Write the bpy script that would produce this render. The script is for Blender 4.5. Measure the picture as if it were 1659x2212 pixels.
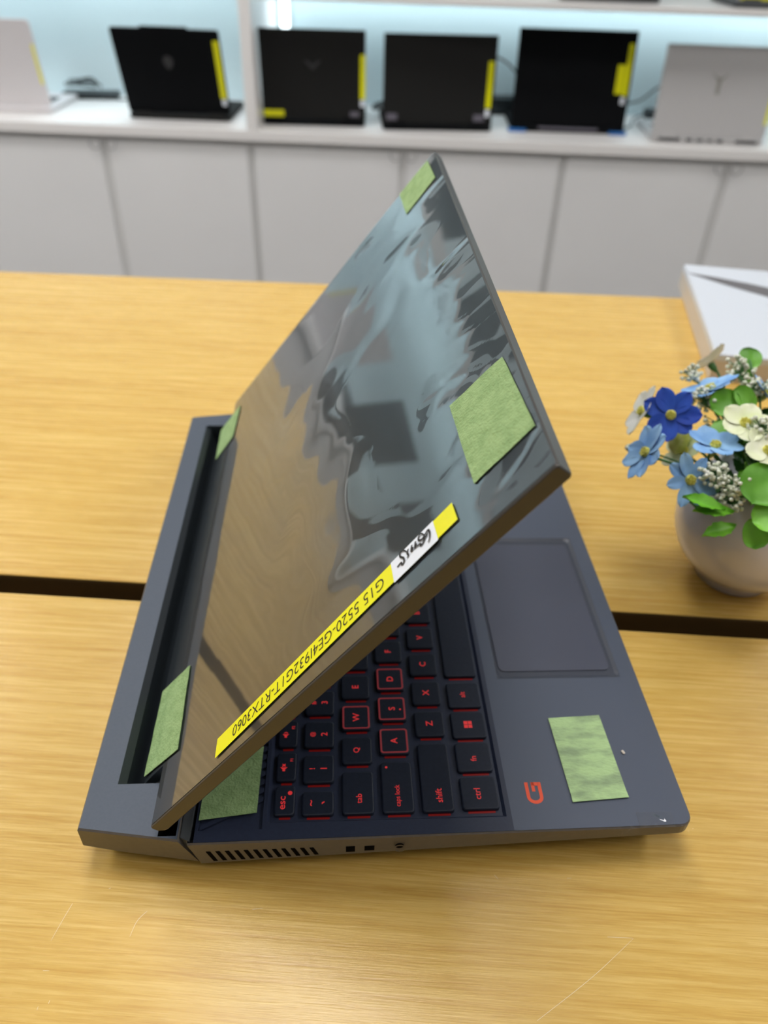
import bpy, bmesh, math, random
from mathutils import Vector, Matrix, noise
sc = bpy.context.scene
for o in list(bpy.data.objects):
    bpy.data.objects.remove(o)
COL = sc.collection
V = Vector
PI = math.pi

# ------------------------------------------------------------------ camera
CAM = V((0.11548, -0.17598, 0.34403))
cR = V((0.99845, -0.04868, 0.02690)); cU = V((0.00899, 0.61821, 0.78594)); cF = V((0.05489, 0.78449, -0.61771))
cam = bpy.data.cameras.new('camera'); camo = bpy.data.objects.new('camera', cam); COL.objects.link(camo)
m = Matrix.Identity(4)
for i in range(3):
    m[i][0] = cR[i]; m[i][1] = cU[i]; m[i][2] = -cF[i]; m[i][3] = CAM[i]
camo.matrix_world = m
cam.sensor_fit = 'VERTICAL'; cam.sensor_height = 36; cam.sensor_width = 27
cam.lens = 1670.43 / 2212 * 36
cam.clip_start = 0.01; cam.clip_end = 60
cam.dof.use_dof = True; cam.dof.focus_distance = 0.31; cam.dof.aperture_fstop = 8.5
sc.camera = camo

# ------------------------------------------------------------------ world, exposure, lights
w = bpy.data.worlds.new('world'); sc.world = w; w.use_nodes = True
w.node_tree.nodes['Background'].inputs[0].default_value = (.9, .95, 1, 1)
w.node_tree.nodes['Background'].inputs[1].default_value = 0.25
sc.view_settings.view_transform = 'Standard'; sc.view_settings.look = 'None'
sc.view_settings.exposure = -0.12; sc.view_settings.gamma = 1.0; sc.view_settings.use_curve_mapping = False
PANEL = 5.0      # ceiling panels
LED = 15.0       # shelf strips
PHI = 0.095      # the room against the laptop
du = V((math.cos(PHI), -math.sin(PHI), 0)); dv = V((math.sin(PHI), math.cos(PHI), 0))
def RM(u, v, z): return du * u + dv * v + V((0, 0, z))
FLOOR = -0.86; CEIL = 1.95; CT = -0.24875; VD = 2.57; VB = 3.06

# ------------------------------------------------------------------ materials
def mat(name, col, rough=.5, metal=0, spec=.5, coat=0, coat_r=.03, emit=None, es=0, sheen=0, subsurf=0):
    m = bpy.data.materials.new(name); m.use_nodes = True
    b = m.node_tree.nodes['Principled BSDF']
    b.inputs['Base Color'].default_value = (*col, 1); b.inputs['Roughness'].default_value = rough
    b.inputs['Metallic'].default_value = metal; b.inputs['Specular IOR Level'].default_value = spec
    b.inputs['Coat Weight'].default_value = coat; b.inputs['Coat Roughness'].default_value = coat_r
    if emit: b.inputs['Emission Color'].default_value = (*emit, 1); b.inputs['Emission Strength'].default_value = es
    return m
def N(m, t, **kw):
    n = m.node_tree.nodes.new(t)
    for k, v in kw.items():
        if k in n.inputs: n.inputs[k].default_value = v
        else: setattr(n, k, v)
    return n
def L(m, a, b): m.node_tree.links.new(a, b)
def mottled(name, c1, c2, scale=(1, 1, 1), nscale=30, detail=4, rough=.5, bump=0, bscale=None, lo=.35, hi=.65, **kw):
    m = mat(name, c1, rough, **kw); b = m.node_tree.nodes['Principled BSDF']
    tc = N(m, 'ShaderNodeTexCoord'); mp = N(m, 'ShaderNodeMapping'); mp.inputs['Scale'].default_value = scale
    L(m, tc.outputs['Object'], mp.inputs['Vector'])
    n = N(m, 'ShaderNodeTexNoise', Scale=nscale, Detail=detail); L(m, mp.outputs[0], n.inputs['Vector'])
    r = N(m, 'ShaderNodeValToRGB'); r.color_ramp.elements[0].position = lo; r.color_ramp.elements[1].position = hi
    r.color_ramp.elements[0].color = (*c1, 1); r.color_ramp.elements[1].color = (*c2, 1)
    L(m, n.outputs[0], r.inputs[0]); L(m, r.outputs[0], b.inputs['Base Color'])
    if bump:
        n2 = N(m, 'ShaderNodeTexNoise', Scale=bscale or nscale, Detail=5); L(m, mp.outputs[0], n2.inputs['Vector'])
        bp = N(m, 'ShaderNodeBump', Strength=bump, Distance=.001); L(m, n2.outputs[0], bp.inputs['Height'])
        L(m, bp.outputs[0], b.inputs['Normal'])
    return m
def wood(name, base, dark, light):
    m = mat(name, base, .34, spec=.6); b = m.node_tree.nodes['Principled BSDF']
    tc = N(m, 'ShaderNodeTexCoord')
    def ns(scale, s, d):
        mp = N(m, 'ShaderNodeMapping'); mp.inputs['Scale'].default_value = scale; L(m, tc.outputs['Object'], mp.inputs['Vector'])
        n = N(m, 'ShaderNodeTexNoise', Scale=s, Detail=d, Roughness=.6); n.inputs['Distortion'].default_value = .15
        L(m, mp.outputs[0], n.inputs['Vector']); return n
    n1 = ns((.028, 1, 1), 330, 6); n2 = ns((.05, 1, 1), 45, 4); n3 = ns((.035, 1, 1), 1300, 4)
    r = N(m, 'ShaderNodeValToRGB'); e = r.color_ramp.elements
    e[0].position = .33; e[0].color = (*dark, 1); e[1].position = .66; e[1].color = (*light, 1)
    e2 = e.new(.5); e2.color = (*base, 1)
    a = N(m, 'ShaderNodeMix'); a.data_type = 'FLOAT'; a.inputs[0].default_value = .33
    L(m, n1.outputs[0], a.inputs[2]); L(m, n2.outputs[0], a.inputs[3])
    a2 = N(m, 'ShaderNodeMix'); a2.data_type = 'FLOAT'; a2.inputs[0].default_value = .38
    L(m, a.outputs[0], a2.inputs[2]); L(m, n3.outputs[0], a2.inputs[3])
    L(m, a2.outputs[0], r.inputs[0]); L(m, r.outputs[0], b.inputs['Base Color'])
    bp = N(m, 'ShaderNodeBump', Strength=.35, Distance=.0006); L(m, a2.outputs[0], bp.inputs['Height']); L(m, bp.outputs[0], b.inputs['Normal'])
    rr = N(m, 'ShaderNodeMapRange'); rr.inputs['To Min'].default_value = .21; rr.inputs['To Max'].default_value = .33
    L(m, n1.outputs[0], rr.inputs[0]); L(m, rr.outputs[0], b.inputs['Roughness'])
    return m
M = {}
M['wood'] = wood('table_wood', (.67, .43, .105), (.51, .275, .050), (.79, .555, .175))
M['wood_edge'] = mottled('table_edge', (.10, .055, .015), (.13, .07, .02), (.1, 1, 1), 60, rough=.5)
M['cab'] = mottled('cabinet_grey', (.76, .755, .76), (.78, .775, .78), nscale=3, rough=.45)
M['cab_gap'] = mat('cabinet_carcass', (.66, .655, .65), .5)
M['counter'] = mat('counter_white', (.80, .78, .77), .35)
M['backwall'] = mat('backlit_wall', (.72, .86, .90), .6)
M['wall'] = mottled('wall_paint', (.50, .50, .49), (.52, .52, .51), nscale=2, rough=.8)
M['floor'] = mottled('floor_tile', (.24, .23, .22), (.28, .27, .26), nscale=2, rough=.4)
M['ceil'] = mat('ceiling_paint', (.6, .6, .6), .9)
M['lamp'] = mat('lamp_glow', (1, 1, 1), .5, emit=(1, .985, .97), es=PANEL * 2.6)
M['lampnear'] = mat('lamp_glow_near', (1, 1, 1), .5, emit=(1, .985, .97), es=PANEL * .9)
M['lampcab'] = mat('lamp_glow_dim', (1, 1, 1), .5, emit=(1, .99, .98), es=PANEL * 2.9)
M['lampframe'] = mat('lamp_frame', (.7, .7, .7), .4)
M['ledleft'] = mat('led_glow_left', (1, 1, 1), .5, emit=(.80, .95, 1), es=LED * 2.6)
M['ledsoft'] = mat('led_glow_soft', (1, 1, 1), .5, emit=(.80, .95, 1), es=5)
M['led'] = mat('led_glow', (1, 1, 1), .5, emit=(.80, .95, 1), es=LED)
M['shell'] = mottled('laptop_shell', (.052, .069, .100), (.058, .075, .108), nscale=900, detail=2, rough=.5, bump=.05, bscale=3500)
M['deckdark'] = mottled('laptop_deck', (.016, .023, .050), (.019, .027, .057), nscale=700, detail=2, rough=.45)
M['palm'] = mottled('palm_rest', (.064, .080, .120), (.072, .088, .130), nscale=8, detail=2, rough=.5)
M['side'] = mottled('laptop_side', (.110, .100, .092), (.122, .110, .10), nscale=400, detail=2, rough=.38)
M['lidside'] = mat('lid_side', (.055, .050, .045), .3)
M['lid'] = mat('lid_shell', (.022, .027, .032), .32, spec=.6, coat=.3, coat_r=.05)
M['black'] = mat('black_gap', (.0015, .0015, .002), .8, spec=.05)
M['slot'] = mat('slot_dark', (.018, .024, .030), .45)
M['key'] = mottled('key_cap', (.0085, .013, .027), (.011, .0165, .033), nscale=600, detail=2, rough=.5, spec=.3)
M['redlit'] = mat('legend_red', (.35, .02, .02), .5, emit=(1, .045, .05), es=.40)
M['redglow'] = mat('backlight_red', (.2, .0, .0), .5, emit=(1, .02, .01), es=.045)
M['redring'] = mat('outline_red', (.22, .03, .04), .5, emit=(1, .08, .10), es=.10)
M['glass'] = mat('screen_glass', (.004, .004, .005), .08)
M['redpaint'] = mat('emblem_red', (.82, .09, .03), .4)
M['pad'] = mat('touchpad', (.066, .073, .108), .42)
M['padrim'] = mat('touchpad_rim', (.045, .052, .075), .4)
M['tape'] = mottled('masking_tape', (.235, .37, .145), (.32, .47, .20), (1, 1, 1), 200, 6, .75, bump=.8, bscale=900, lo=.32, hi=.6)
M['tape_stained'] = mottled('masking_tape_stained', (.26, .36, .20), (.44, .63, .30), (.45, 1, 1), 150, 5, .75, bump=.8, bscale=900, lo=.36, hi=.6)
M['yellow'] = mat('label_yellow', (.84, .82, .0), .3)
M['whitepaper'] = mat('label_white', (.80, .84, .92), .4)
M['ink'] = mat('ink_black', (.006, .006, .01), .5)
M['boxwhite'] = mat('box_white', (.62, .66, .73), .35)
M['boxside'] = mat('box_side', (.62, .55, .47), .6)
M['boxdark'] = mat('box_print', (.13, .12, .13), .4)
M['vase'] = mat('vase_pearl', (.76, .74, .84), .25, spec=.6, coat=.6, coat_r=.12)
M['cable'] = mat('cable_black', (.03, .04, .045), .5)
M['lt_black'] = mat('laptop_black', (.0015, .002, .003), .7, spec=.12)
M['lt_char'] = mat('laptop_charcoal', (.010, .010, .0095), .7, spec=.2)
M['lt_white'] = mat('laptop_silver', (.66, .63, .64), .45)
M['lt_grey'] = mat('laptop_grey', (.46, .45, .45), .45)
M['logo_dim'] = mat('logo_dim', (.028, .028, .030), .4)
M['logo_grey'] = mat('logo_metal', (.26, .25, .22), .4)
M['blueplastic'] = mat('blue_plastic', (.01, .13, .42), .4)
M['greybar'] = mat('grey_bar', (.13, .12, .15), .4)
M['hub'] = mat('hinge_grey', (.05, .055, .06), .5)
M['steel'] = mat('handle_steel', (.42, .42, .42), .3, .6)
M['stem'] = mat('stem_green', (.05, .17, .04), .5)
M['leaf'] = mottled('leaf_green', (.09, .30, .012), (.16, .44, .03), nscale=50, rough=.45)
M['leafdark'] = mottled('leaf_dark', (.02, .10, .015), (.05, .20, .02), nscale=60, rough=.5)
M['leafbright'] = mottled('leaf_bright', (.14, .45, .02), (.24, .60, .05), nscale=60, rough=.45)
M['pblue'] = mottled('petal_royal', (.015, .05, .42), (.03, .11, .62), nscale=60, rough=.6)
M['plight'] = mottled('petal_sky', (.17, .36, .72), (.32, .56, .88), nscale=70, rough=.6)
M['pcream'] = mottled('petal_cream', (.70, .78, .42), (.86, .88, .70), nscale=60, rough=.6)
M['pwhite'] = mottled('petal_white', (.70, .72, .64), (.82, .82, .80), nscale=60, rough=.6)
M['fcentre'] = mottled('flower_centre', (.55, .50, .05), (.75, .72, .18), nscale=900, rough=.7)
M['bud'] = mottled('bud_white', (.55, .60, .42), (.88, .88, .82), nscale=400, rough=.6)
M['budyellow'] = mottled('bud_yellow', (.42, .46, .06), (.66, .68, .25), nscale=200, rough=.6)

def film_mat(name, ior, rough):
    m = bpy.data.materials.new(name); m.use_nodes = True; nt = m.node_tree
    for n in list(nt.nodes): nt.nodes.remove(n)
    out = N(m, 'ShaderNodeOutputMaterial'); mix = N(m, 'ShaderNodeMixShader')
    tr = N(m, 'ShaderNodeBsdfTransparent'); gl = N(m, 'ShaderNodeBsdfGlossy', Roughness=rough); fr = N(m, 'ShaderNodeFresnel', IOR=ior)
    geo = N(m, 'ShaderNodeNewGeometry'); ii = N(m, 'ShaderNodeMix'); ii.data_type = 'FLOAT'
    ii.inputs[2].default_value = ior; ii.inputs[3].default_value = 1 / ior
    L(m, geo.outputs['Backfacing'], ii.inputs[0]); L(m, ii.outputs[0], fr.inputs['IOR'])
    L(m, fr.outputs[0], mix.inputs[0]); L(m, tr.outputs[0], mix.inputs[1]); L(m, gl.outputs[0], mix.inputs[2]); L(m, mix.outputs[0], out.inputs[0])
    return m
M['film'] = film_mat('protective_film', 1.80, .025)
M['clearfilm'] = film_mat('clear_film', 1.2, .08)
M['patchfilm'] = film_mat('clear_patch', 1.10, .12)

# ------------------------------------------------------------------ helpers
def obj(name, bm, material, parent=None, smooth=False, xf=None, up=False):
    me = bpy.data.meshes.new(name)
    bmesh.ops.recalc_face_normals(bm, faces=bm.faces)
    if up and sum(f.normal.z for f in bm.faces) < 0: bmesh.ops.reverse_faces(bm, faces=bm.faces)
    if xf is not None: bmesh.ops.transform(bm, matrix=xf, verts=bm.verts)
    bm.to_mesh(me); bm.free()
    if smooth:
        for p in me.polygons: p.use_smooth = True
    mats = material if isinstance(material, (list, tuple)) else [material]
    for x in mats: me.materials.append(x)
    o = bpy.data.objects.new(name, me); COL.objects.link(o)
    if parent is not None:
        o.parent = parent
        o.matrix_parent_inverse = WORLD[parent.name].inverted() if parent.name in WORLD else Matrix.Identity(4)
    return o
WORLD = {}
def thing(name, label, cat, loc=(0, 0, 0), rz=0, group=None):
    o = bpy.data.objects.new(name, None); COL.objects.link(o)
    o.empty_display_size = .02
    mw = Matrix.Translation(V(loc)) @ Matrix.Rotation(rz, 4, 'Z')
    o.location = loc; o.rotation_euler = (0, 0, rz); WORLD[o.name] = mw
    o['label'] = label; o['category'] = cat
    if group: o['group'] = group
    return o
def tag(o, label, cat, group=None):
    o['label'] = label; o['category'] = cat
    if group: o['group'] = group
    return o
def struct(o): o['kind'] = 'structure'; return o
def NB(): return bmesh.new()
def face(bm, pts):
    return bm.faces.new([bm.verts.new(p) for p in pts])
def quadmesh(bm, rows):
    vs = [[bm.verts.new(p) for p in r] for r in rows]
    for i in range(len(vs) - 1):
        for j in range(len(vs[0]) - 1):
            bm.faces.new((vs[i][j], vs[i][j + 1], vs[i + 1][j + 1], vs[i + 1][j]))
def loft(bm, rings, cap0=True, cap1=True):
    vs = [[bm.verts.new(p) for p in r] for r in rings]; n = len(vs[0])
    for a, b in zip(vs, vs[1:]):
        for i in range(n): bm.faces.new((a[i], a[(i + 1) % n], b[(i + 1) % n], b[i]))
    if cap0: bm.faces.new(vs[0][::-1])
    if cap1: bm.faces.new(vs[-1])
def rrect(x0, x1, y0, y1, r, seg=4):
    r = min(r, (x1 - x0) / 2 - 1e-5, (y1 - y0) / 2 - 1e-5); P = []
    for cx, cy, a in ((x1 - r, y0 + r, -90), (x1 - r, y1 - r, 0), (x0 + r, y1 - r, 90), (x0 + r, y0 + r, 180)):
        for k in range(seg + 1):
            t = math.radians(a + 90 * k / seg); P.append((cx + r * math.cos(t), cy + r * math.sin(t)))
    return P
def slab(bm, x0, x1, y0, y1, z0, z1, r=.002, bev=.0006, seg=4, steps=2, bot=True):
    rings = [[(x, y, z0) for x, y in rrect(x0 + (bev if bot else 0), x1 - (bev if bot else 0), y0 + (bev if bot else 0), y1 - (bev if bot else 0), r, seg)]] if bot else []
    rings.append([(x, y, z0 + (bev if bot else 0)) for x, y in rrect(x0, x1, y0, y1, r, seg)])
    for k in range(steps + 1):
        t = k / steps * PI / 2; i = bev * (1 - math.cos(t)); z = z1 - bev + bev * math.sin(t)
        rings.append([(x, y, z) for x, y in rrect(x0 + i, x1 - i, y0 + i, y1 - i, r, seg)])
    loft(bm, rings)
def box(bm, x0, x1, y0, y1, z0, z1):
    loft(bm, [[(x0, y0, z0), (x1, y0, z0), (x1, y1, z0), (x0, y1, z0)], [(x0, y0, z1), (x1, y0, z1), (x1, y1, z1), (x0, y1, z1)]])
def tube(bm, pts, r, seg=8, r1=None):
    pts = [V(p) for p in pts]; rings = []
    up = V((0, 0, 1))
    for i, p in enumerate(pts):
        t = (pts[min(i + 1, len(pts) - 1)] - pts[max(i - 1, 0)]).normalized()
        if abs(t.dot(up)) > .98: up = V((1, 0, .1)).normalized()
        a = t.cross(up).normalized(); b = t.cross(a)
        rr = r if r1 is None else r + (r1 - r) * i / (len(pts) - 1)
        rings.append([p + (a * math.cos(2 * PI * k / seg) + b * math.sin(2 * PI * k / seg)) * rr for k in range(seg)])
    loft(bm, rings)
def catmull(pts, n=8):
    pts = [V(p) for p in pts]; P = [pts[0]] + pts + [pts[-1]]; out = []
    for i in range(1, len(P) - 2):
        for k in range(n):
            t = k / n; a, b, c, d = P[i - 1], P[i], P[i + 1], P[i + 2]
            out.append(.5 * (2 * b + (c - a) * t + (2 * a - 5 * b + 4 * c - d) * t * t + (3 * b - a - 3 * c + d) * t ** 3))
    out.append(pts[-1]); return out
def lathe(bm, prof, c=(0, 0, 0), seg=48):
    rings = [[(c[0] + r * math.cos(2 * PI * k / seg), c[1] + r * math.sin(2 * PI * k / seg), c[2] + z) for k in range(seg)] for r, z in prof]
    loft(bm, rings)
def textmesh(s, target_w=None, target_h=None, shear=0, sx=1, offset=0.0):
    """flat lettering in the XY plane centred on its bounding box"""
    c = bpy.data.curves.new('t', 'FONT'); c.body = s; c.size = 1; c.shear = shear; c.resolution_u = 3; c.offset = offset
    o = bpy.data.objects.new('t', c); COL.objects.link(o)
    dg = bpy.context.evaluated_depsgraph_get(); me = bpy.data.meshes.new_from_object(o.evaluated_get(dg))
    bm = bmesh.new(); bm.from_mesh(me)
    bpy.data.objects.remove(o); bpy.data.curves.remove(c); bpy.data.meshes.remove(me)
    xs = [v.co.x for v in bm.verts]; ys = [v.co.y for v in bm.verts]
    w_, h_ = max(xs) - min(xs), max(ys) - min(ys)
    k = 1
    if target_h: k = target_h / h_
    kx = k * sx if not target_w else target_w / w_
    if target_w and not target_h: k = kx
    cx, cy = (max(xs) + min(xs)) / 2, (max(ys) + min(ys)) / 2
    for v in bm.verts: v.co = V(((v.co.x - cx) * kx, (v.co.y - cy) * k, 0))
    return bm
def ribbon(bm, pts, wdt, z=0):
    """flat pen stroke through pts (2D), width wdt"""
    P = catmull([(x, y, 0) for x, y in pts], 6); rows = []
    n = len(P)
    for i, p in enumerate(P):
        t = (P[min(i + 1, n - 1)] - P[max(i - 1, 0)]).normalized(); a = V((-t.y, t.x, 0))
        ww = wdt * (.35 + .65 * math.sin(PI * min(1, max(0, i / (n - 1) * .8 + .2))) ** .5)
        rows.append([p + a * ww / 2 + V((0, 0, z)), p - a * ww / 2 + V((0, 0, z))])
    quadmesh(bm, rows)

# ------------------------------------------------------------------ room shell
def rbox(name, u0, u1, v0, v1, z0, z1, material, parent=None, bev=0):
    bm = NB()
    if bev: slab(bm, u0, u1, v0, v1, z0, z1, bev, bev)
    else: box(bm, u0, u1, v0, v1, z0, z1)
    return obj(name, bm, material, parent, xf=Matrix.Rotation(-PHI, 4, 'Z'))
UL, UR, VK = -3.9, 2.9, -3.0
struct(rbox('floor', UL, UR, VK, VB, FLOOR - .05, FLOOR, M['floor']))
struct(rbox('ceiling', UL, UR, VK, VB, CEIL, CEIL + .05, M['ceil']))
struct(rbox('wall_back', UL, UR, VB, VB + .08, FLOOR, CEIL, M['backwall']))
struct(rbox('wall_left', UL - .08, UL, VK, VB, FLOOR, CEIL, M['wall']))
struct(rbox('wall_right', UR, UR + .08, VK, VB, FLOOR, CEIL, M['wall']))
struct(rbox('wall_front', UL, UR, VK - .08, VK, FLOOR, CEIL, M['wall']))

names = {}
for a, v in enumerate((-.60, .47, 1.6)):
    for b_, u in enumerate((-2.75, -1.75, .02 if a == 1 else (.25 if a == 0 else -.3), 2.1)):
        vv = v
        row = ('above the camera', 'over the wooden tables', 'in front of the cabinets')[a]
        colm = ('farthest left', 'left of the middle', 'in the middle', 'on the right')[b_]
        t = thing('ceiling_light', 'square white ceiling light panel %s, %s' % (row, colm), 'ceiling light', RM(u, vv, CEIL), -PHI, 'ceiling light panels')
        bm = NB(); s = .30
        for x0, x1, y0, y1 in ((-s - .02, s + .02, -s - .02, -s), (-s - .02, s + .02, s, s + .02), (-s - .02, -s, -s, s), (s, s + .02, -s, s)):
            box(bm, x0, x1, y0, y1, -.03, -.001)
        mw = Matrix.Translation(RM(u, vv, CEIL)) @ Matrix.Rotation(-PHI, 4, 'Z')
        obj('frame', bm, M['lampframe'], t, xf=mw)
        bm = NB(); box(bm, -s, s, -s, s, -.018, -.012); obj('diffuser', bm, M['lampcab'] if a == 2 else (M['lamp'] if a == 1 else M['lampnear']), t, xf=mw)

# ------------------------------------------------------------------ cabinets and shelves along the back wall
seams = [-3.55, -3.02, -2.49, -1.965, -1.44, -.918, -.423, .087, .618, 1.156, 1.69, 2.22]
place = {0: 'far left out of the picture', 1: 'second from the left end', 2: 'below the silver laptop on the left', 3: 'in the middle, behind the open laptop', 4: 'at the right, behind the white box'}
G = .0135
for k in range(0, 10, 2):
    u0, um, u1 = seams[k], seams[k + 1], seams[k + 2]
    k2 = k // 2
    t = thing('cabinet', 'grey two-door base cabinet under the white counter, ' + place[k2], 'cabinet', RM((u0 + u1) / 2, VD + .25, FLOOR), -PHI, 'grey base cabinets')
    rbox('body', u0 + .001, u1 - .001, VD + .0292, VB - .002, FLOOR + .001, CT - .034, M['cab_gap'], t)
    for a, b_, hs in ((u0, um, 1), (um, u1, -1)):
        d = rbox('door', a + (G if hs == 1 else G), b_ - G, VD + .022, VD + .0290, FLOOR + .06, CT - .052, M['cab'], t, bev=.002)
        hu = um - hs * .026
        bm = NB(); tube(bm, [RM(hu - .018 + .0 , VD + .014, CT - .052)] + [RM(hu + .018 * math.cos(PI + PI * q / 8), VD + .008, CT - .058 + .020 * math.sin(PI + PI * q / 8)) for q in range(9)] + [RM(hu + .018, VD + .014, CT - .052)], .0022, 6)
        obj('handle', bm, M['steel'], d)
us3 = rbox('added_led_lip', UL + .001, -.4290, VD - .010, VD, .268, .318, M['counter'], bev=.002)  # unseen lip, added to keep the left light strip out of the lid film's reflection
tag(us3, 'unseen white lip added to the left upper shelf to hide its light strip from the lid film', 'added light blocker')
bm = NB()
ct = rbox('counter_top', UL + .001, UR - .001, VD, VB - .002, CT - .0335, CT, M['counter'], bev=.003)
tag(ct, 'long white counter top over the grey cabinets along the back wall', 'counter')
dvd = rbox('shelf_divider', -.4285, -.3910, VD + .001, VB - .002, CT + .0005, CEIL - .3, M['counter'], bev=.002)
tag(dvd, 'white upright divider panel standing on the counter between black laptops', 'shelf divider')
us = rbox('wall_shelf', -.383, 2.2, VD + .001, VB - .002, .112, .130, M['counter'], bev=.002)
tag(us, 'white upper shelf above the counter, right of the divider', 'shelf', 'white wall shelves')
us2 = rbox('wall_shelf', UL + .001, -.4290, VD + .001, VB - .002, .30, .318, M['counter'], bev=.002)
tag(us2, 'white upper shelf left of the divider, above the silver laptop', 'shelf', 'white wall shelves')
def led(u0, u1, v, z, lab, vert=False):
    t = thing('led_strip', lab, 'light strip', RM((u0 + u1) / 2, v, z), -PHI)
    if vert:
        rbox('channel', u0 - .004, u1 + .004, v + .006, v + .012, z, z + .34, M['lampframe'], t)
        rbox('diffuser', u0, u1, v - .004, v + .0055, z, z + .34, M['ledsoft'], t)
    else:
        rbox('channel', u0, u1, v - .014, v + .014, z - .006, z - .0005, M['lampframe'], t)
        rbox('diffuser', u0 + .01, u1 - .01, v - .010, v + .010, z - .011, z - .0065, M['led'] if u0 > -1 else M['ledleft'], t)
led(-.37, 2.15, 2.98, .112, 'long cool white light strip under the upper shelf right of the divider')
led(-3.6, -.45, 2.93, .30, 'long cool white light strip under the upper shelf left of the divider')
led(-.372, -.345, VB - .02, -.235, 'upright cool white light strip in the corner right of the divider', True)

# ------------------------------------------------------------------ display laptops on the counter
def display_laptop(label, u, v, yaw, lean, Ln, W, lidm, basem, z=CT, logo=None, r=.008, stickers=(), foot=None, depth=.25, group='display laptops on the counter', notch=False, vents=False):
    ax = du * math.cos(yaw) + dv * math.sin(yaw); nn = dv * math.cos(yaw) - du * math.sin(yaw)
    o0 = RM(u, v, z)
    t = thing('laptop', label, 'laptop', o0, math.atan2(ax.y, ax.x), group)
    B = Matrix.Identity(4)
    for i in range(3): B[i][0] = ax[i]; B[i][1] = nn[i]; B[i][3] = o0[i]
    h = .018
    bm = NB(); slab(bm, -W / 2, W / 2, -.012, depth, .0015, h, .012, .003); ob = obj('base', bm, basem, t, xf=B)
    bm = NB(); slab(bm, -W / 2 + .03, W / 2 - .03, .05, depth - .09, h + .0002, h + .0018, .004, .0005); obj('keyboard', bm, M['lt_black'], t, xf=B)
    bm = NB(); slab(bm, -.055, .055, depth - .08, depth - .012, h + .0002, h + .0006, .004, .0001); obj('touchpad', bm, M['greybar'], t, xf=B)
    # lid frame: x=ax, y=up along lid, z= towards viewer (-nn)
    up = -nn * math.sin(lean) + V((0, 0, 1)) * math.cos(lean); zz = ax.cross(up)
    Lm = Matrix.Identity(4)
    for i in range(3): Lm[i][0] = ax[i]; Lm[i][1] = up[i]; Lm[i][2] = zz[i]; Lm[i][3] = (o0 + V((0, 0, h + .001)))[i]
    bm = NB(); slab(bm, -W / 2, W / 2, 0, Ln, -.006, 0, r, .0012)
    if notch: slab(bm, -.075, .075, Ln - .004, Ln + .006, -.005, -.001, .003, .001)
    lid = obj('lid', bm, lidm, t, xf=Lm)
    bm = NB(); slab(bm, -W / 2 + .006, W / 2 - .006, .012, Ln - .006, -.0072, -.0062, .003, .0003); obj('screen', bm, M['glass'], t, xf=Lm)
    for sx in (-1, 1):
        bm = NB(); slab(bm, sx * W * .36 - .025, sx * W * .36 + .025, -.012, .008, h - .004, h + .006, .003, .002); obj('hinge', bm, basem, t, xf=B)
    if logo == 'shield':
        bm = NB(); P = [(0, .022), (.012, .017), (.017, .004), (.011, -.012), (0, -.022), (-.011, -.012), (-.017, .004), (-.012, .017)]
        loft(bm, [[(x - .005, y + Ln * .62, .0002) for x, y in P], [(x - .005, y + Ln * .62, .0008) for x, y in P]]); obj('logo', bm, M['logo_dim'], lid, xf=Lm)
    if logo == 'v':
        bm = NB(); P = [(-.028, .012), (-.012, .010), (0, -.002), (.012, .010), (.028, .012), (0, -.016)]
        loft(bm, [[(x, y + Ln * .62, .0002) for x, y in P], [(x, y + Ln * .62, .0008) for x, y in P]]); obj('logo', bm, M['logo_dim'], lid, xf=Lm)
    if logo == 'y':
        bm = NB(); P = [(-.030, .026), (-.012, .010), (0, .006), (.012, .010), (.030, .026), (.006, -.003), (.006, -.040), (-.006, -.040), (-.006, -.003)]
        loft(bm, [[(x + .0, y + Ln * .63, .0002) for x, y in P], [(x, y + Ln * .63, .0008) for x, y in P]]); obj('logo', bm, M['logo_grey'], lid, xf=Lm)
    for kind, x0, x1, y0, y1 in stickers:
        bm = NB(); slab(bm, x0, x1, y0, y1, .0003, .0008, .002, .0001)
        obj('sticker', bm, {'y': M['yellow'], 'w': M['whitepaper'], 'g': M['greybar']}[kind], lid, xf=Lm)['label'] = {'y': 'yellow paper sticker', 'w': 'small white sticker', 'g': 'dim grey sticker'}[kind]
    if foot:
        for sx in (-1, 1):
            bm = NB(); slab(bm, sx * W * .5 - .03 - sx * .022, sx * W * .5 + .03 - sx * .022, -.020, .012, .0003, .010, .004, .002); obj('corner_foot', bm, foot, t, xf=B)
        bm = NB(); slab(bm, -.10, .10, -.016, -.010, .010, .0175, .002, .001); obj('rear_bar', bm, M['greybar'], t, xf=B)
    if vents:
        for x0, x1 in ((-.16, -.09), (.09, .16), (-.07, -.05), (-.035, -.015), (0, .015), (.03, .05)):
            bm = NB(); box(bm, x0, x1, -.0135, -.0122, .006, .013); obj('vent', bm, M['lt_black'], t, xf=B)
    return t
display_laptop('silver laptop at the left edge of the counter, lid tilted, yellow strip on its edge', -1.3005, 2.711, -.0074, .155, .2596, .36, M['lt_white'], M['lt_white'], r=.014,
               stickers=[('y', .166, .174, .07, .19)])
display_laptop('glossy black laptop with round shield logo, left of the white divider', -.674, 2.6875, .0072, .313, .2653, .3423, M['lt_black'], M['lt_char'], logo='shield', notch=True,
               stickers=[('y', .148, .166, .055, .235), ('w', .150, .164, .032, .052)])
display_laptop('charcoal laptop right of the divider with a yellow tag in its lower left corner', -.2192, 2.6813, .054, .09, .262, .339, M['lt_char'], M['lt_black'], logo='v', r=.003,
               stickers=[('y', .153, .170, .065, .195), ('w', .154, .168, .042, .062), ('y', -.168, -.100, .006, .026), ('g', .120, .150, .010, .026)])
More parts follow.
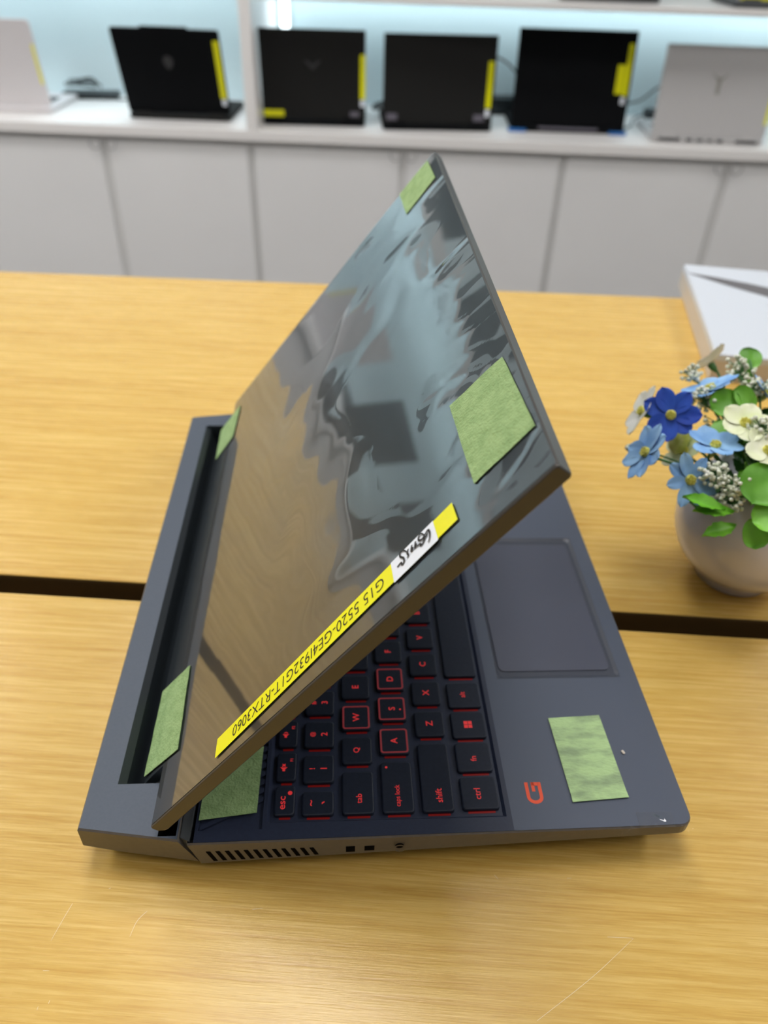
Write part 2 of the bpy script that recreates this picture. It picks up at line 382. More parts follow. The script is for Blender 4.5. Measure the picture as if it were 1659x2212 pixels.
display_laptop('plain charcoal laptop, second right of the divider, with two dim spots at its foot', .1933, 2.6794, .0997, -.0679, .2567, .3651, M['lt_char'], M['lt_black'], r=.003,
               stickers=[('y', .158, .175, .050, .185), ('w', .158, .172, .024, .046), ('g', -.170, -.135, .010, .030), ('g', .120, .155, .010, .030)])
display_laptop('black laptop with bright blue rear corner feet on the counter', .6339, 2.7249, .0149, -.1474, .2788, .3816, M['lt_black'], M['lt_black'], r=.003, foot=M['blueplastic'],
               stickers=[('y', .167, .183, .095, .245), ('y', .140, .166, .100, .185), ('w', .164, .178, .070, .092)])
display_laptop('light grey laptop with a Y-shaped logo at the right end of the counter', 1.0836, 2.6532, -.0127, -.1151, .2577, .3661, M['lt_grey'], M['lt_grey'], logo='y', r=.006, vents=True,
               stickers=[('y', .172, .181, .04, .14)])
display_laptop('unseen dark laptop added on the counter left of the silver one for lid reflections', -1.86, 2.70, .02, .2, .26, .36, M['lt_black'], M['lt_black'], logo='v')  # unseen laptop, added for the lid film to reflect
display_laptop('unseen black laptop added near the left end of the counter for lid reflections', -2.50, 2.70, 0, .15, .26, .36, M['lt_char'], M['lt_black'])  # also unseen, added to give the lid film a dark reflection
display_laptop('dark grey laptop on the upper shelf above the black laptop with blue feet', .69, 2.66, 0, .1, .24, .30, M['lt_char'], M['hub'], z=.130, group='display laptops on the upper shelf')
display_laptop('laptop with a yellow label at the right end of the upper shelf', 1.22, 2.62, 0, .1, .24, .34, M['lt_grey'], M['hub'], z=.130, group='display laptops on the upper shelf',
               stickers=[('y', -.155, -.03, .001, .02)])
display_laptop('dark laptop on the upper shelf just right of the divider', .02, 2.75, 0, .1, .24, .34, M['lt_char'], M['hub'], z=.130, group='display laptops on the upper shelf')

for k, (u_, w_, lab) in enumerate(((-.85, .36, 'unseen black laptop added on the high left shelf beside the divider for lid reflections'), (-1.45, .34, 'unseen charcoal laptop added on the high left shelf above the silver one for lid reflections'), (-2.1, .36, 'unseen dark laptop added on the high left shelf for lid reflections, third from the divider'), (-2.8, .36, 'unseen dark laptop added on the high left shelf for lid reflections, farthest from the divider'))):  # unseen row, added to show as dark blobs in the lid film
    display_laptop(lab, u_, 2.70, 0, .12, .25, w_, M['lt_black'] if k % 2 == 0 else M['lt_char'], M['lt_black'], z=.318, group='laptops added on the high left shelf for lid reflections')

def cable(name, pts, r, label, cat='cable', group=None, m=None):
    bm = NB(); tube(bm, catmull(pts, 8), r, 8); o = obj(name, bm, m or M['cable'], smooth=True); return tag(o, label, cat, group)
def coil(c, ru, rv, n, seed, z0=CT + .004):
    rnd = random.Random(seed); P = []
    for k in range(n * 8):
        a = k * PI / 4; f = 1 + .25 * math.sin(k * 1.7 + seed)
        P.append(RM(c[0] + ru * f * math.cos(a), c[1] + rv * f * math.sin(a), z0 + .004 + .03 * (k % 8) / 8 + .010 * math.sin(k * .9) + .01))
    return P
def brick(u, v, yaw, label, sz=(.075, .035, .03)):
    bm = NB(); slab(bm, -sz[0], sz[0], -sz[1], sz[1], .0005, sz[2], .008, .004)
    o = obj('power_adapter', bm, M['cable'], xf=Matrix.Translation(RM(u, v, CT)) @ Matrix.Rotation(yaw - PHI, 4, 'Z'))
    return tag(o, label, 'power adapter', 'laptop power adapters')
brick(-1.08, 2.985, .1, 'flat black power adapter behind the silver laptop', (.10, .035, .022))
brick(.45, 3.0, .2, 'black power adapter between the charcoal laptop and the blue-footed laptop', (.08, .035, .055))
brick(1.03, 3.0, 0, 'black power adapter behind the light grey laptop')
cable('cable', coil((-1.10, 2.97), .055, .03, 4, 1, CT + .022), .0022, 'coiled black cable on the power adapter behind the silver laptop', group='cables on the counter')
cable('cable', [RM(-1.02, 2.98, CT + .02), RM(-.98, 2.95, CT + .006), RM(-.93, 2.97, CT + .004), RM(-.88, 3.0, CT + .02), RM(-.84, 3.03, CT + .03)], .0022, 'loose thin cable end between the silver laptop and the black laptop', group='cables on the counter')
cable('cable', coil((-.012, 2.86), .022, .04, 3, 4), .0025, 'small coiled cable between the two charcoal laptops', group='cables on the counter')
cable('cable', [RM(.30, 2.95, CT + .10), RM(.37, 2.98, CT + .175), RM(.43, 2.99, CT + .165), RM(.48, 2.99, CT + .12), RM(.50, 2.99, CT + .06)], .0035, 'black cable arching from the charcoal laptop to the power adapter', group='cables on the counter')
cable('cable', [RM(.78, 2.98, CT + .03), RM(.86, 2.99, CT + .045), RM(.93, 3.0, CT + .060), RM(.99, 3.02, CT + .10), RM(1.05, 3.03, CT + .11)], .0035, 'black cable curving behind the light grey laptop', group='cables on the counter')
cable('cable', [RM(.84, 2.80, CT + .003), RM(.88, 2.86, CT + .003), RM(.90, 2.93, CT + .01), RM(.95, 2.98, CT + .02)], .003, 'thin cable lying on the counter left of the light grey laptop', group='cables on the counter')

# ------------------------------------------------------------------ the two wooden tables
def table(label, v0, v1, u0, u1, ang):
    t = thing('table', label, 'table', (0, 0, FLOOR), -ang, 'wooden display tables')
    X = Matrix.Rotation(-ang, 4, 'Z')
    T_ = Matrix.Translation(V((0, 0, FLOOR)))
    def part(name, x0, x1, y0, y1, z0, z1, m, bev=.0015):
        bm = NB(); slab(bm, x0, x1, y0, y1, z0, z1, bev, bev)
        if v1 > .3:
            for q in bm.verts:
                if q.co.y > v1 - .2: q.co.y += q.co.x * .024
        o = obj(name, bm, m, t)
        o.matrix_parent_inverse = Matrix.Identity(4); o.location = (0, 0, -FLOOR); return o
    part('table_top', u0, u1, v0, v1, -.0014, 0, M['wood'], .0007)
    part('edge_band', u0 + .0004, u1 - .0004, v0 + .0004, v1 - .0004, -.060, -.00145, M['wood_edge'])
    for a in (u0 + .06, u1 - .12):
        for b_ in (v0 + .05, v1 - .11):
            part('leg', a, a + .06, b_, b_ + .06, FLOOR, -.0603, M['wood_edge'])
    return t
tn = table('nearer light wooden table carrying the front of the open laptop', -.62, .1720, -1.9, 1.4, .1067)
table('farther light wooden table behind the gap, carrying the flower vase and white box', .1881, .6905, -1.9, 1.4, .1067)
Z90 = [[(-0.0024, -0.0114), (-0.005, -0.0191), (-0.0073, -0.0267)], [(0.0303, -0.0158), (0.0268, -0.0199), (0.025, -0.0262)], [(-0.0072, -0.0381), (-0.0046, -0.0382)], [(0.2272, -0.0338), (0.2382, -0.0347)], [(0.1906, -0.0639), (0.2168, -0.049), (0.2381, -0.0349)], [(0.0117, -0.0055), (0.0126, -0.0052)], [(0.0753, -0.0168), (0.0799, -0.0164)], [(-0.0053, -0.0524), (-0.0052, -0.0511)], [(-0.0015, -0.0503), (-0.0013, -0.049)], [(0.1831, -0.0054), (0.1845, -0.0075)], [(0.2159, -0.008), (0.218, -0.0081)]]
bm = NB()
for q in Z90: ribbon(bm, q, .00022, .00012)
o = obj('scratch', bm, mat('scratch_pale', (.86, .72, .45), .5), tn); o['kind'] = 'stuff'
# ================================================================== MAIN LAPTOP
LT = thing('laptop', 'large dark grey laptop half closed, wrapped in film, with yellow label and green tape', 'laptop', (.136, .178, 0))
def P_(name, bm, m, parent=LT, smooth=False, xf=None, label=None):
    o = obj(name, bm, M[m] if isinstance(m, str) else m, parent, smooth, xf, 'film' in name or 'patch' in name)
    if label: o['label'] = label
    return o
W = .3573
def top(x): return .0252 - (x - .05) * .0075
def botz(x): return .0089 + (x - .05) * .038
# base body
def plan(i, x0=.0478, x1=.2724):
    P = []
    def yy(x, s): e = .0024 * (x - .05) / .2224; return (e + i) if s < 0 else (W - e - i)
    for k in range(9): x = x0 + i * .2 + (x1 - .006 - x0 - i * .2) * k / 8; P.append((x, yy(x, -1)))
    for k in range(1, 6):
        t = k / 5 * PI / 2; x = x1 - .006 + (.006 - i) * math.sin(t); P.append((x, .0024 + i + (.006 - i) * (1 - math.cos(t)) if i < .006 else yy(x1 - .006, -1)))
    for k in range(5, 0, -1):
        t = k / 5 * PI / 2; x = x1 - .006 + (.006 - i) * math.sin(t); P.append((x, W - .0024 - i - (.006 - i) * (1 - math.cos(t)) if i < .006 else yy(x1 - .006, 1)))
    for k in range(8, -1, -1): x = x0 + i * .2 + (x1 - .006 - x0 - i * .2) * k / 8; P.append((x, yy(x, 1)))
    return P
bm = NB(); o1, o2, o3 = plan(0), plan(.0006), plan(.004)
belly = []
for x, y in o3:
    belly.append((x if x < .26 else .262, min(max(y, .014), W - .014), .0028))
rings = [belly, [(x, y, botz(x) - .0022) for x, y in o3], [(x, y, botz(x)) for x, y in o1], [(x, y, top(x) - .0010) for x, y in o1], [(x, y, top(x) - .0002) for x, y in o2]]
# slant the rear end of the side wall
def sl(p): x, y, z = p; k = max(0, 1 - (x - .0478) / .03); return (x + k * (.0250 - z) * .28, y, z)
rings = [[sl(p) for p in r] for r in rings]
loft(bm, rings, True, False); P_('base_shell', bm, 'side')
for fx in (.075, .245):
    for fy in (.05, .31):
        bm = NB(); slab(bm, fx, fx + .012, fy - .02, fy + .02, .0001, .0030, .004, .0008); P_('rubber_foot', bm, 'black')
# grid with holes
def holed(bm, xs, ys, holes, zf, yf=None):
    vs = {}
    def vert(i, j):
        if (i, j) not in vs:
            x, y = xs[i], ys[j]
            if yf: y = yf(x, j, len(ys))or y
            vs[(i, j)] = bm.verts.new((x, y, zf(x)))
        return vs[(i, j)]
    for i in range(len(xs) - 1):
        for j in range(len(ys) - 1):
            cx, cy = (xs[i] + xs[i + 1]) / 2, (ys[j] + ys[j + 1]) / 2
            if any(a < cx < b and c < cy < d for a, b, c, d in holes): continue
            bm.faces.new((vert(i, j), vert(i + 1, j), vert(i + 1, j + 1), vert(i, j + 1)))
def edge_y(i0=.0006):
    def f(x, j, n):
        e = .0024 * (x - .05) / .2224 + i0
        return e if j == 0 else (W - e if j == n - 1 else None)
    return f
# keyboard deck (rear) with the key well
WX0, WX1, WY0, WY1 = .0812, .1882, .0088, .3455
bm = NB(); holed(bm, [.0505, .0520, .0795, WX0, WX1, .1905], [0, .0060, WY0, WY1, .3510, W], [(WX0, WX1, WY0, WY1), (.0520, .0795, .0060, .3510)], top, edge_y())
P_('keyboard_deck', bm, 'deckdark')
bm = NB(); zt = top(.13)
ring0 = rrect(WX0, WX1, WY0, WY1, .002); ring1 = rrect(WX0 + .0012, WX1 - .0012, WY0 + .0012, WY1 - .0012, .002)
r0 = [(x, y, top(x)) for x, y in [(WX0, WY0), (WX1, WY0), (WX1, WY1), (WX0, WY1)]]
r1 = [(x, y, .0229) for x, y in [(WX0 + .0013, WY0 + .0013), (WX1 - .0013, WY0 + .0013), (WX1 - .0013, WY1 - .0013), (WX0 + .0013, WY1 - .0013)]]
loft(bm, [r0, r1], False, True); P_('key_well', bm, 'deckdark')
# speaker strip with diagonal ridges
bm = NB(); z0 = top(.065) - .0016
face(bm, [(.0520, .006, z0), (.0795, .006, z0), (.0795, .351, z0), (.0520, .351, z0)])
for a, b_ in (((.0520, .006), (.0795, .006)), ((.0520, .351), (.0795, .351))):
    face(bm, [(a[0], a[1], z0), (b_[0], b_[1], z0), (b_[0], b_[1], top(b_[0])), (a[0], a[1], top(a[0]))])
for x in (.0520, .0795):
    face(bm, [(x, .006, z0), (x, .351, z0), (x, .351, top(x)), (x, .006, top(x))])
P_('speaker_recess', bm, 'deckdark')
bm = NB(); y = .0062
while y < .336:
    z1 = top(.065) - .0002
    P4 = [(.0524, y), (.0791, y + .0135), (.0791, y + .0157), (.0524, y + .0022)]
    loft(bm, [[(a, b_, z0 + .0001) for a, b_ in P4], [(a, b_, z1) for a, b_ in P4]]); y += .0044
P_('speaker_grille', bm, 'deckdark')
# palm rest with touchpad opening
TX0, TX1, TY0, TY1 = .1968, .2632, .0868, .2020
bm = NB(); holed(bm, [.1905, TX0, TX1, .2664], [0, TY0, TY1, W], [(TX0, TX1, TY0, TY1)], top, edge_y())
# front strip with rounded corners
a = [(x, y) for x, y in plan(.0006) if x > .2663]
pts = [(.2664, .0006 + .0024 * (.2664 - .05) / .2224)] + [p for p in a if p[0] > .2666] + [(.2664, W - .0006 - .0024 * (.2664 - .05) / .2224)]
face(bm, [(x, y, top(x)) for x, y in pts])
P_('palm_rest', bm, 'palm')
bm = NB()
def rz(x0, x1, y0, y1, dz): return [(x, y, top(x) + dz) for x, y in rrect(x0, x1, y0, y1, .0035)]
loft(bm, [[(x, y, top(x)) for x, y in rrect(TX0, TX1, TY0, TY1, .00001)], rz(TX0 + .0002, TX1 - .0002, TY0 + .0002, TY1 - .0002, 0), rz(.1982, .2612, .0890, .1998, -.0009), rz(.1984, .2610, .0892, .1996, -.0009)], False, True)
P_('touchpad_frame', bm, 'padrim')
bm = NB(); loft(bm, [rz(.1986, .2591, .0924, .1956, -.0008), rz(.1986, .2591, .0924, .1956, -.00045), rz(.1989, .2588, .0927, .1953, -.0003)]); P_('touchpad', bm, 'pad')
# port side: vents, ports, jack
def onside(pts, name, m, dep=.0009):
    bm = NB(); f = lambda x: .0024 * (x - .05) / .2224
    loft(bm, [[(x, f(x) - .0002, z) for x, z in pts], [(x, f(x) + dep, z) for x, z in pts]]); return P_(name, bm, m)
for k in range(12):
    x = .0553 + k * .00407; zt_ = .0186 - k * .00003; zb_ = .0107 + k * .00015; s_ = .0026 - k * .00004
    onside([(x, zt_), (x + .0018, zt_), (x + .0018 + s_, zb_), (x + s_, zb_)], 'side_vent', 'black')
onside([(.1161, .0178), (.1201, .0178), (.1201, .0135), (.1161, .0135)], 'port', 'black')
onside([(.1243, .0176), (.1287, .0176), (.1287, .0140), (.1243, .0140)], 'port', 'black')
onside([(.1398 + .0019 * math.cos(t * PI / 8), .0168 + .0019 * math.sin(t * PI / 8)) for t in range(16)], 'audio_jack', 'black')
bm = NB(); ringp = [(.1398 + r_ * math.cos(t * PI / 10), .0008 - .0012, .0168 + r_ * math.sin(t * PI / 10)) for r_ in (.0021, .0029) for t in range(20)]
vsr = [bm.verts.new(p) for p in ringp]
for t in range(20): bm.faces.new((vsr[t], vsr[(t + 1) % 20], vsr[20 + (t + 1) % 20], vsr[20 + t]))
P_('jack_ring', bm, M['lampframe'] if False else M['side'])
# rear ledge
def ey(x): return .0010 + .0069 * (1 - x / .0438)
def lp(i, x1=.0438):
    n = 5; P = []
    for k in range(n + 1): x = i + (x1 - i) * k / n; P.append((x, ey(x) + i))
    for k in range(n, -1, -1): x = i + (x1 - i) * k / n; P.append((x, W - ey(x) - i))
    return P
def slr(p): x, y, z = p; k = max(0, (x - .02) / .0238); return (x + k * (.0262 - z) * .42, y, z)
def lz(x): return .0130 - .0041 * x / .0438
bm = NB()
rings = [[(x, y, .0045) for x, y in lp(.006)], [(x, y, lz(x)) for x, y in lp(0)], [(x, y, .0254) for x, y in lp(0)], [(x, y, .0263) for x, y in lp(.0007)]]
loft(bm, [[slr(p) for p in r] for r in rings], True, False); P_('rear_ledge', bm, 'side')
bm = NB(); SX0, SY0, SY1 = .0128, .0292, .3365
def le(x, j, n):
    e = ey(x) + .0007; e1 = max(.0034, ey(x) + .0010)
    return {0: e, 1: e1, n - 2: W - e1, n - 1: W - e}.get(j)
holed(bm, [.0007, SX0, .0352, .0430, .0437], [0, .0034, SY0, SY1, W - .0034, W], [(SX0, .0430, SY0, SY1), (.0352, .0430, .0034, SY0), (.0352, .0430, SY1, W - .0034)], lambda x: .0263, le)
P_('ledge_top', bm, 'shell')
bm = NB()
A = [(SX0, SY0), (.0430, SY0), (.0430, SY1), (SX0, SY1)]; Bq = [(.0160, SY0 + .0004), (.0430, SY0 + .0004), (.0430, SY1 - .0004), (.0160, SY1 - .0004)]
Cq = [(.0205, SY0 + .0004), (.0430, SY0 + .0004), (.0430, SY1 - .0004), (.0205, SY1 - .0004)]
loft(bm, [[(x, y, .0263) for x, y in A], [(x, y, .0235) for x, y in Bq], [(x, y, .0075) for x, y in Cq]], False, True); P_('hinge_slot', bm, 'slot')
for y0, y1 in ((.0034, SY0), (SY1, W - .0034)):
    bm = NB(); loft(bm, [[(x, y, .0263) for x, y in ((.0352, y0), (.0430, y0), (.0430, y1), (.0352, y1))], [(x, y, .012) for x, y in ((.0355, y0), (.0430, y0), (.0430, y1), (.0355, y1))]], False, True); P_('hinge_recess', bm, 'black')
    bm = NB(); ya, yb = (y0 - .0012, y1 - .009) if y0 < .1 else (y0 + .009, y1 + .0012)
    if y0 < .1: P6 = [(.0444, ya + .001), (.0488, ya - .0010), (.0492, yb), (.0444, yb)]
    else: P6 = [(.0444, ya), (.0492, ya), (.0488, yb + .0010), (.0444, yb - .001)]
    loft(bm, [[(x, y, .018) for x, y in P6], [(x, y, .0249) for x, y in P6], [(x * .9 + .0468 * .1, y, .0254) for x, y in P6]]); P_('hinge_cover', bm, 'hub')
bm = NB(); tube(bm, [(.0425, .034, .0185), (.0425, .3235, .0185)], .0048, 16); P_('hinge_barrel', bm, 'slot', smooth=True)
bm = NB(); face(bm, [(.0436, .004, .0215), (.0508, .004, .0215), (.0508, W - .004, .0215), (.0436, W - .004, .0215)]); P_('hinge_gap', bm, 'black')

# ---- keys
U_ = .01905; PX = .01811; XR = .10367; KY = .00679; KT = .0250
legend_bevel = 0
def key(x0, x1, y0, y1, leg=(), ring=False, name='key'):
    bm = NB(); g = .0020
    slab(bm, x0, x1, y0, y1, KT - .0019, KT, .0016, .0007, 3, 2, bot=False)
    k = P_(name, bm, 'key')
    for s, cx, cy, h, kw in leg:
        if s == 'dot':
            b2 = NB(); lathe(b2, [(h / 2, 0), (h / 2, .00004)], (0, 0, 0), 12)
        elif s == 'win':
            b2 = NB(); q = .0019; e = .00012
            for a in (-1, 1):
                for b_ in (-1, 1):
                    face(b2, [(a * e, b_ * e, 0), (a * (e + q), b_ * e, 0), (a * (e + q), b_ * (e + q), 0), (a * e, b_ * (e + q), 0)])
        elif s == 'speaker' or s == 'mute':
            b2 = NB(); q = h
            face(b2, [(-.5 * q, -.18 * q, 0), (-.2 * q, -.18 * q, 0), (.12 * q, -.5 * q, 0), (.12 * q, .5 * q, 0), (-.2 * q, .18 * q, 0), (-.5 * q, .18 * q, 0)])
            if s == 'mute':
                for a in (-1, 1): ribbon(b2, [(.25 * q, a * .22 * q), (.65 * q, -a * .22 * q)], .16 * q)
            else: ribbon(b2, [(.28 * q, -.3 * q), (.42 * q, 0), (.28 * q, .3 * q)], .15 * q)
        else:
            b2 = textmesh(s, target_h=h * {'~': .35, '`': .4, '-': .3, '_': .15, '=': .5, '*': .6, '^': .6}.get(s, 1), **kw)
        X = Matrix.Translation(V((cx, cy, KT + .00006))) @ Matrix.Rotation(PI / 2, 4, 'Z')
        P_('legend', b2, 'redlit', k, xf=X)
    if ring:
        b2 = NB(); o_ = rrect(x0 + .0006, x1 - .0006, y0 + .0006, y1 - .0006, .0013, 3); i_ = rrect(x0 + .0014, x1 - .0014, y0 + .0014, y1 - .0014, .0008, 3)
        vo = [b2.verts.new((x, y, KT + .00005)) for x, y in o_]; vi = [b2.verts.new((x, y, KT + .00005)) for x, y in i_]
        for q in range(len(vo)): b2.faces.new((vo[q], vo[(q + 1) % len(vo)], vi[(q + 1) % len(vi)], vi[q]))
        P_('outline', b2, 'redring', k, label='thin red outline around the key')
    gl.append((x0, x1, y0, y1)); return k
gl = []
H = .0033; off = dict(offset=.012)
def rowkeys(row, items, hx=.0073):
    cx = XR + row * PX; u = 0
    for lab, wd in items:
        y0 = KY + u * U_ + .0021; y1 = KY + (u + wd) * U_ - .0021
        if u == 0: y0 = .0118
        if lab is not None:
            leg = []; my = (y0 + y1) / 2
            if isinstance(lab, tuple): leg = [(lab[0], cx - .0030, my, .0027, off), (lab[1], cx + .0024, my, .0031, off)]
            elif len(lab) == 1: leg = [(lab, cx, my, H, off)]
            elif lab == 'shift' and u == 0: leg = [(lab, cx + .0008, y0 + .008, .0030, dict(offset=.006))]
            elif lab == 'caps lock': leg = [(lab, cx + .0003, y0 + .0085, .0030, dict(offset=.006, sx=.9)), ('dot', cx - .0045, y1 - .0030, .0012, {})]
            elif lab == 'tab': leg = [(lab, cx + .0005, y0 + .0075, .0027, dict(offset=.006))]
            elif lab: leg = [(lab, cx, my, .0024, dict(offset=.006))]
            if lab in ('~',): pass
            k = key(cx - hx, cx + hx, y0, y1, leg, ring=lab in ('W', 'A', 'S', 'D'))
            if lab == 'S':
                b2 = NB(); lathe(b2, [(.0005, 0), (.0005, .00004)], (cx + .0042, my - .0006, KT + .0001), 10); P_('legend', b2, 'redlit', k)
        u += wd
tildes = [('~', '`'), ('!', '1'), ('@', '2'), ('#', '3'), ('$', '4'), ('%', '5'), ('^', '6'), ('&', '7'), ('*', '8'), ('(', '9'), (')', '0'), ('_', '-'), ('+', '=')]
rowkeys(0, [(x, 1) for x in tildes] + [('', 1.55), ('', .95), ('/', .83), ('*', .83)])
rowkeys(1, [('tab', 1.5)] + [(x, 1) for x in 'QWERTYUIOP'] + [('[', 1), (']', 1), ('\\', 1.05), ('7', .95), ('8', .83), ('9', .83)])
rowkeys(2, [('caps lock', 1.75)] + [(x, 1) for x in 'ASDFGHJKL'] + [(';', 1), ("'", 1), ('', 1.8), ('4', .95), ('5', .83), ('6', .83)])
rowkeys(3, [('shift', 2.25)] + [(x, 1) for x in 'ZXCVBNM'] + [(',', 1), ('.', 1), ('/', 1), ('', 2.3), ('1', .95), ('2', .83), ('3', .83)])
c4x0, c4x1 = .1689, .1858
key(c4x0, c4x1, .0124, .0290, [('ctrl', .1765, .0200, .0030, dict(offset=.006))])
key(c4x0, c4x1, .0316, .0476, [('fn', .1772, .0385, .0028, dict(offset=.006))])
key(c4x0, c4x1, .0503, .0658, [('win', .1772, .0580, .004, {})])
key(c4x0, c4x1, .0685, .0845, [('alt', .1768, .0765, .0026, dict(offset=.006))])
key(c4x0, c4x1, .0885, .1760, [], name='space_bar')
for q, (a, b_) in enumerate([(.1787, .1947), (.1974, .2130), (.2157, .2315)]):
    key(c4x0, c4x1, a, b_, [])
for a in (.2345, .2530, .2720): key(c4x0 + (.0085 if a != .2530 else .0088), c4x1, a, a + .0160, [])
key(c4x0, c4x0 + .0080, .2530, .2690, [])
key(c4x0, c4x1, .2905, .3210, [('0', .177, .306, H, off)]); key(c4x0, c4x1, .3235, .3395, [('.', .177, .3315, .001, off)])
# function row
fx0, fx1 = .0840, .0934
fn = [('esc', .0122, .0268)] + [('F%d' % k, .0293 + (k - 1) * .0184, .0293 + (k - 1) * .0184 + .0152) for k in range(1, 13)]
for s, a, b_ in fn:
    my = (a + b_) / 2
    if s == 'esc': key(fx0, fx1, a, b_, [('esc', .0880, my - .0012, .0022, dict(offset=.01, sx=1.15)), ('dot', .0910, my + .0036, .0021, {})])
    elif s == 'F1': key(fx0, fx1, a, b_, [('mute', .0875, my - .0008, .0034, {}), ('F1', .0910, my + .0034, .0014, off)])
    elif s == 'F2': key(fx0, fx1, a, b_, [('speaker', .0875, my - .0008, .0032, {}), ('F2', .0910, my + .0034, .0014, off)])
    else: key(fx0, fx1, a, b_, [(s, .0885, my, .0022, off)])
for a in (.2510, .2695, .2880, .3065, .3240): key(fx0, fx1, a, a + .0152, [])
# light leaking round the keys
bm = NB()
for x0, x1, y0, y1 in gl:
    zb = .02305
    face(bm, [(x0 + .0025, y0 - .0010, zb), (x1 - .0020, y0 - .0010, zb), (x1 - .0020, y1, zb), (x0 + .0025, y1, zb)])
P_('keyboard_backlight', bm, 'redglow')
# emblem
bm = NB()
def G_(pts): return pts
ge = [[(.1994, .0258), (.2012, .0257), (.2012, .0190), (.2022, .0176), (.2040, .0176), (.2050, .0190), (.2050, .0240), (.2042, .0240), (.2036, .0240)]]
for y0, y1, x0, x1 in ((.0180, .0256, .1992, .2008), (.0180, .0256, .2052, .2068), (.0238, .0256, .2024, .2060), (.0208, .0256, .2022, .2037)):
    face(bm, [(x0, y0, top(x0) + .00012), (x1, y0, top(x1) + .00012), (x1, y1, top(x1) + .00012), (x0, y1, top(x0) + .00012)])
rows = []
for k in range(13):
    t = PI + PI * k / 12; rows.append([(.2030 + r_x * math.cos(t), .0181 + r_y * math.sin(t), top(.203) + .00012) for r_x, r_y in ((.0038, .0035), (.0022, .0018))])
quadmesh(bm, rows)
P_('emblem', bm, 'redpaint', label='red G-shaped emblem')
bm = NB(); slab(bm, -.0007, .0007, -.0011, .0011, 0, .0007, .0006, .0003); P_('crumb', bm, 'boxside', xf=Matrix.Translation(V((.2507, .0405, top(.25) + .0001))) @ Matrix.Rotation(.4, 4, 'Z'))
# palm film
def tape_mesh(c, zf, n=14, seed=1, th=.00025):
    """quad patch c = 4 corners (a,b), jittered torn edges"""
    rnd = random.Random(seed); bm = NB(); rows = []
    for i in range(n + 1):
        r = []
        for j in range(n + 1):
            s, t = i / n, j / n
            a = (c[0][0] * (1 - s) + c[1][0] * s) * (1 - t) + (c[3][0] * (1 - s) + c[2][0] * s) * t
            b = (c[0][1] * (1 - s) + c[1][1] * s) * (1 - t) + (c[3][1] * (1 - s) + c[2][1] * s) * t
            if j in (0, n): a += rnd.uniform(-1, 1) * .00018
            if i in (0, n): b += rnd.uniform(-1, 1) * .00008
            r.append((a, b, zf(a, b) + .00010 * noise.noise(V((a, b, seed)) * 90)))
        rows.append(r)
    quadmesh(bm, rows)
    r2 = [[(x, y, z - th) for x, y, z in r] for r in rows]; quadmesh(bm, r2)
    bmesh.ops.remove_doubles(bm, verts=bm.verts, dist=1e-7)
    return bm
def crinkle(x, y):
    d = math.hypot((x - .2555) / .010, (y - .0025) / .006); e = math.exp(-d * d)
    return e * (.0005 + .0006 * math.sin(x * 520 + y * 700))
bm = NB(); rows = []
for i in range(61):
    x = .1885 + (.2718 - .1885) * i / 60; y0 = .0030 + .0012 * math.sin(x * 60)
    rows.append([(x, y0 + (.352 - y0) * (j / 120), top(x) + .00028 + .00004 * noise.noise(V((x * 60, j * .35, 3))) + crinkle(x, y0 + (.352 - y0) * j / 120)) for j in range(121)])
quadmesh(bm, rows); P_('palm_rest_film', bm, 'clearfilm', smooth=True)
# puckered film corner
bm = NB(); rows = []
for i in range(33):
    x = .2470 + .0165 * i / 32; r = []
    for j in range(17):
        y = .0012 + .0078 * j / 16; a_, b_ = (x - .2550) / .0050, (y - .0048) / .0026
        r.append((x, y, top(x) + .00045 + .00085 * math.exp(-a_ * a_ - b_ * b_) + .00012 * math.sin(x * 900 + y * 700) * math.exp(-.5 * (a_ * a_ + b_ * b_))))
    rows.append(r)
quadmesh(bm, rows); P_('film_wrinkle', bm, 'film', smooth=True)
# film flap hanging over the front left corner
bm = NB(); rows = []
for i in range(15):
    x = .238 + .033 * i / 14
    rows.append([(x, .0032 - .0045 * j / 6, top(x) + .0004 - .0060 * (j / 6) ** 2 * math.sin(PI * i / 14) + .0005 * math.sin(i * 1.3)) for j in range(7)])
quadmesh(bm, rows); P_('film_flap', bm, 'clearfilm', smooth=True)
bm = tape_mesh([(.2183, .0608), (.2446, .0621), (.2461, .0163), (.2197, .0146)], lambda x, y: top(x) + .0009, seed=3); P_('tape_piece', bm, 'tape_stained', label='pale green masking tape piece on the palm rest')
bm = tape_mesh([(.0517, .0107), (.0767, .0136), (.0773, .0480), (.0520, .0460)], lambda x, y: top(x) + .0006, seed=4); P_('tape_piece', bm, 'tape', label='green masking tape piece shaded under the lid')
# ---------------------------------------------------------------- lid
TH = .9130; lc, ls = math.cos(TH), math.sin(TH)
LM = Matrix(((lc, 0, -ls, .03404), (0, 1, 0, 0), (ls, 0, lc, .03554), (0, 0, 0, 1)))
LL, LY0, LY1, LTK = .23377, .0021, .3552, .0067
bm = NB()
sec = [(0, 0), (-.0006, -.0006), (-.0008, -.0030), (.0012, -.0062), (.0030, -LTK), (LL - .0010, -LTK), (LL, -LTK + .0008), (LL, -.0008), (LL - .0008, 0)]
def lring(y, i): 
    out = []
    for a, z in sec:
        a2 = a + (i if a < .1 else -i); z2 = z - i if z > -LTK / 2 else z + i; out.append((a2, y, z2))
    return out
loft(bm, [lring(LY0, .0006), lring(LY0 + .0002, .0002), lring(LY0 + .0006, 0), lring(LY1 - .0006, 0), lring(LY1 - .0002, .0002), lring(LY1, .0006)])
me_lid = P_('lid', bm, M['lidside'], xf=LM)
bm = NB(); slab(bm, .0004, LL - .0004, LY0 + .0010, LY1 - .0010, .00002, .00022, .0012, .0001); lid = P_('lid_cover', bm, 'lid', xf=LM)
bm = NB()  # hinge flange
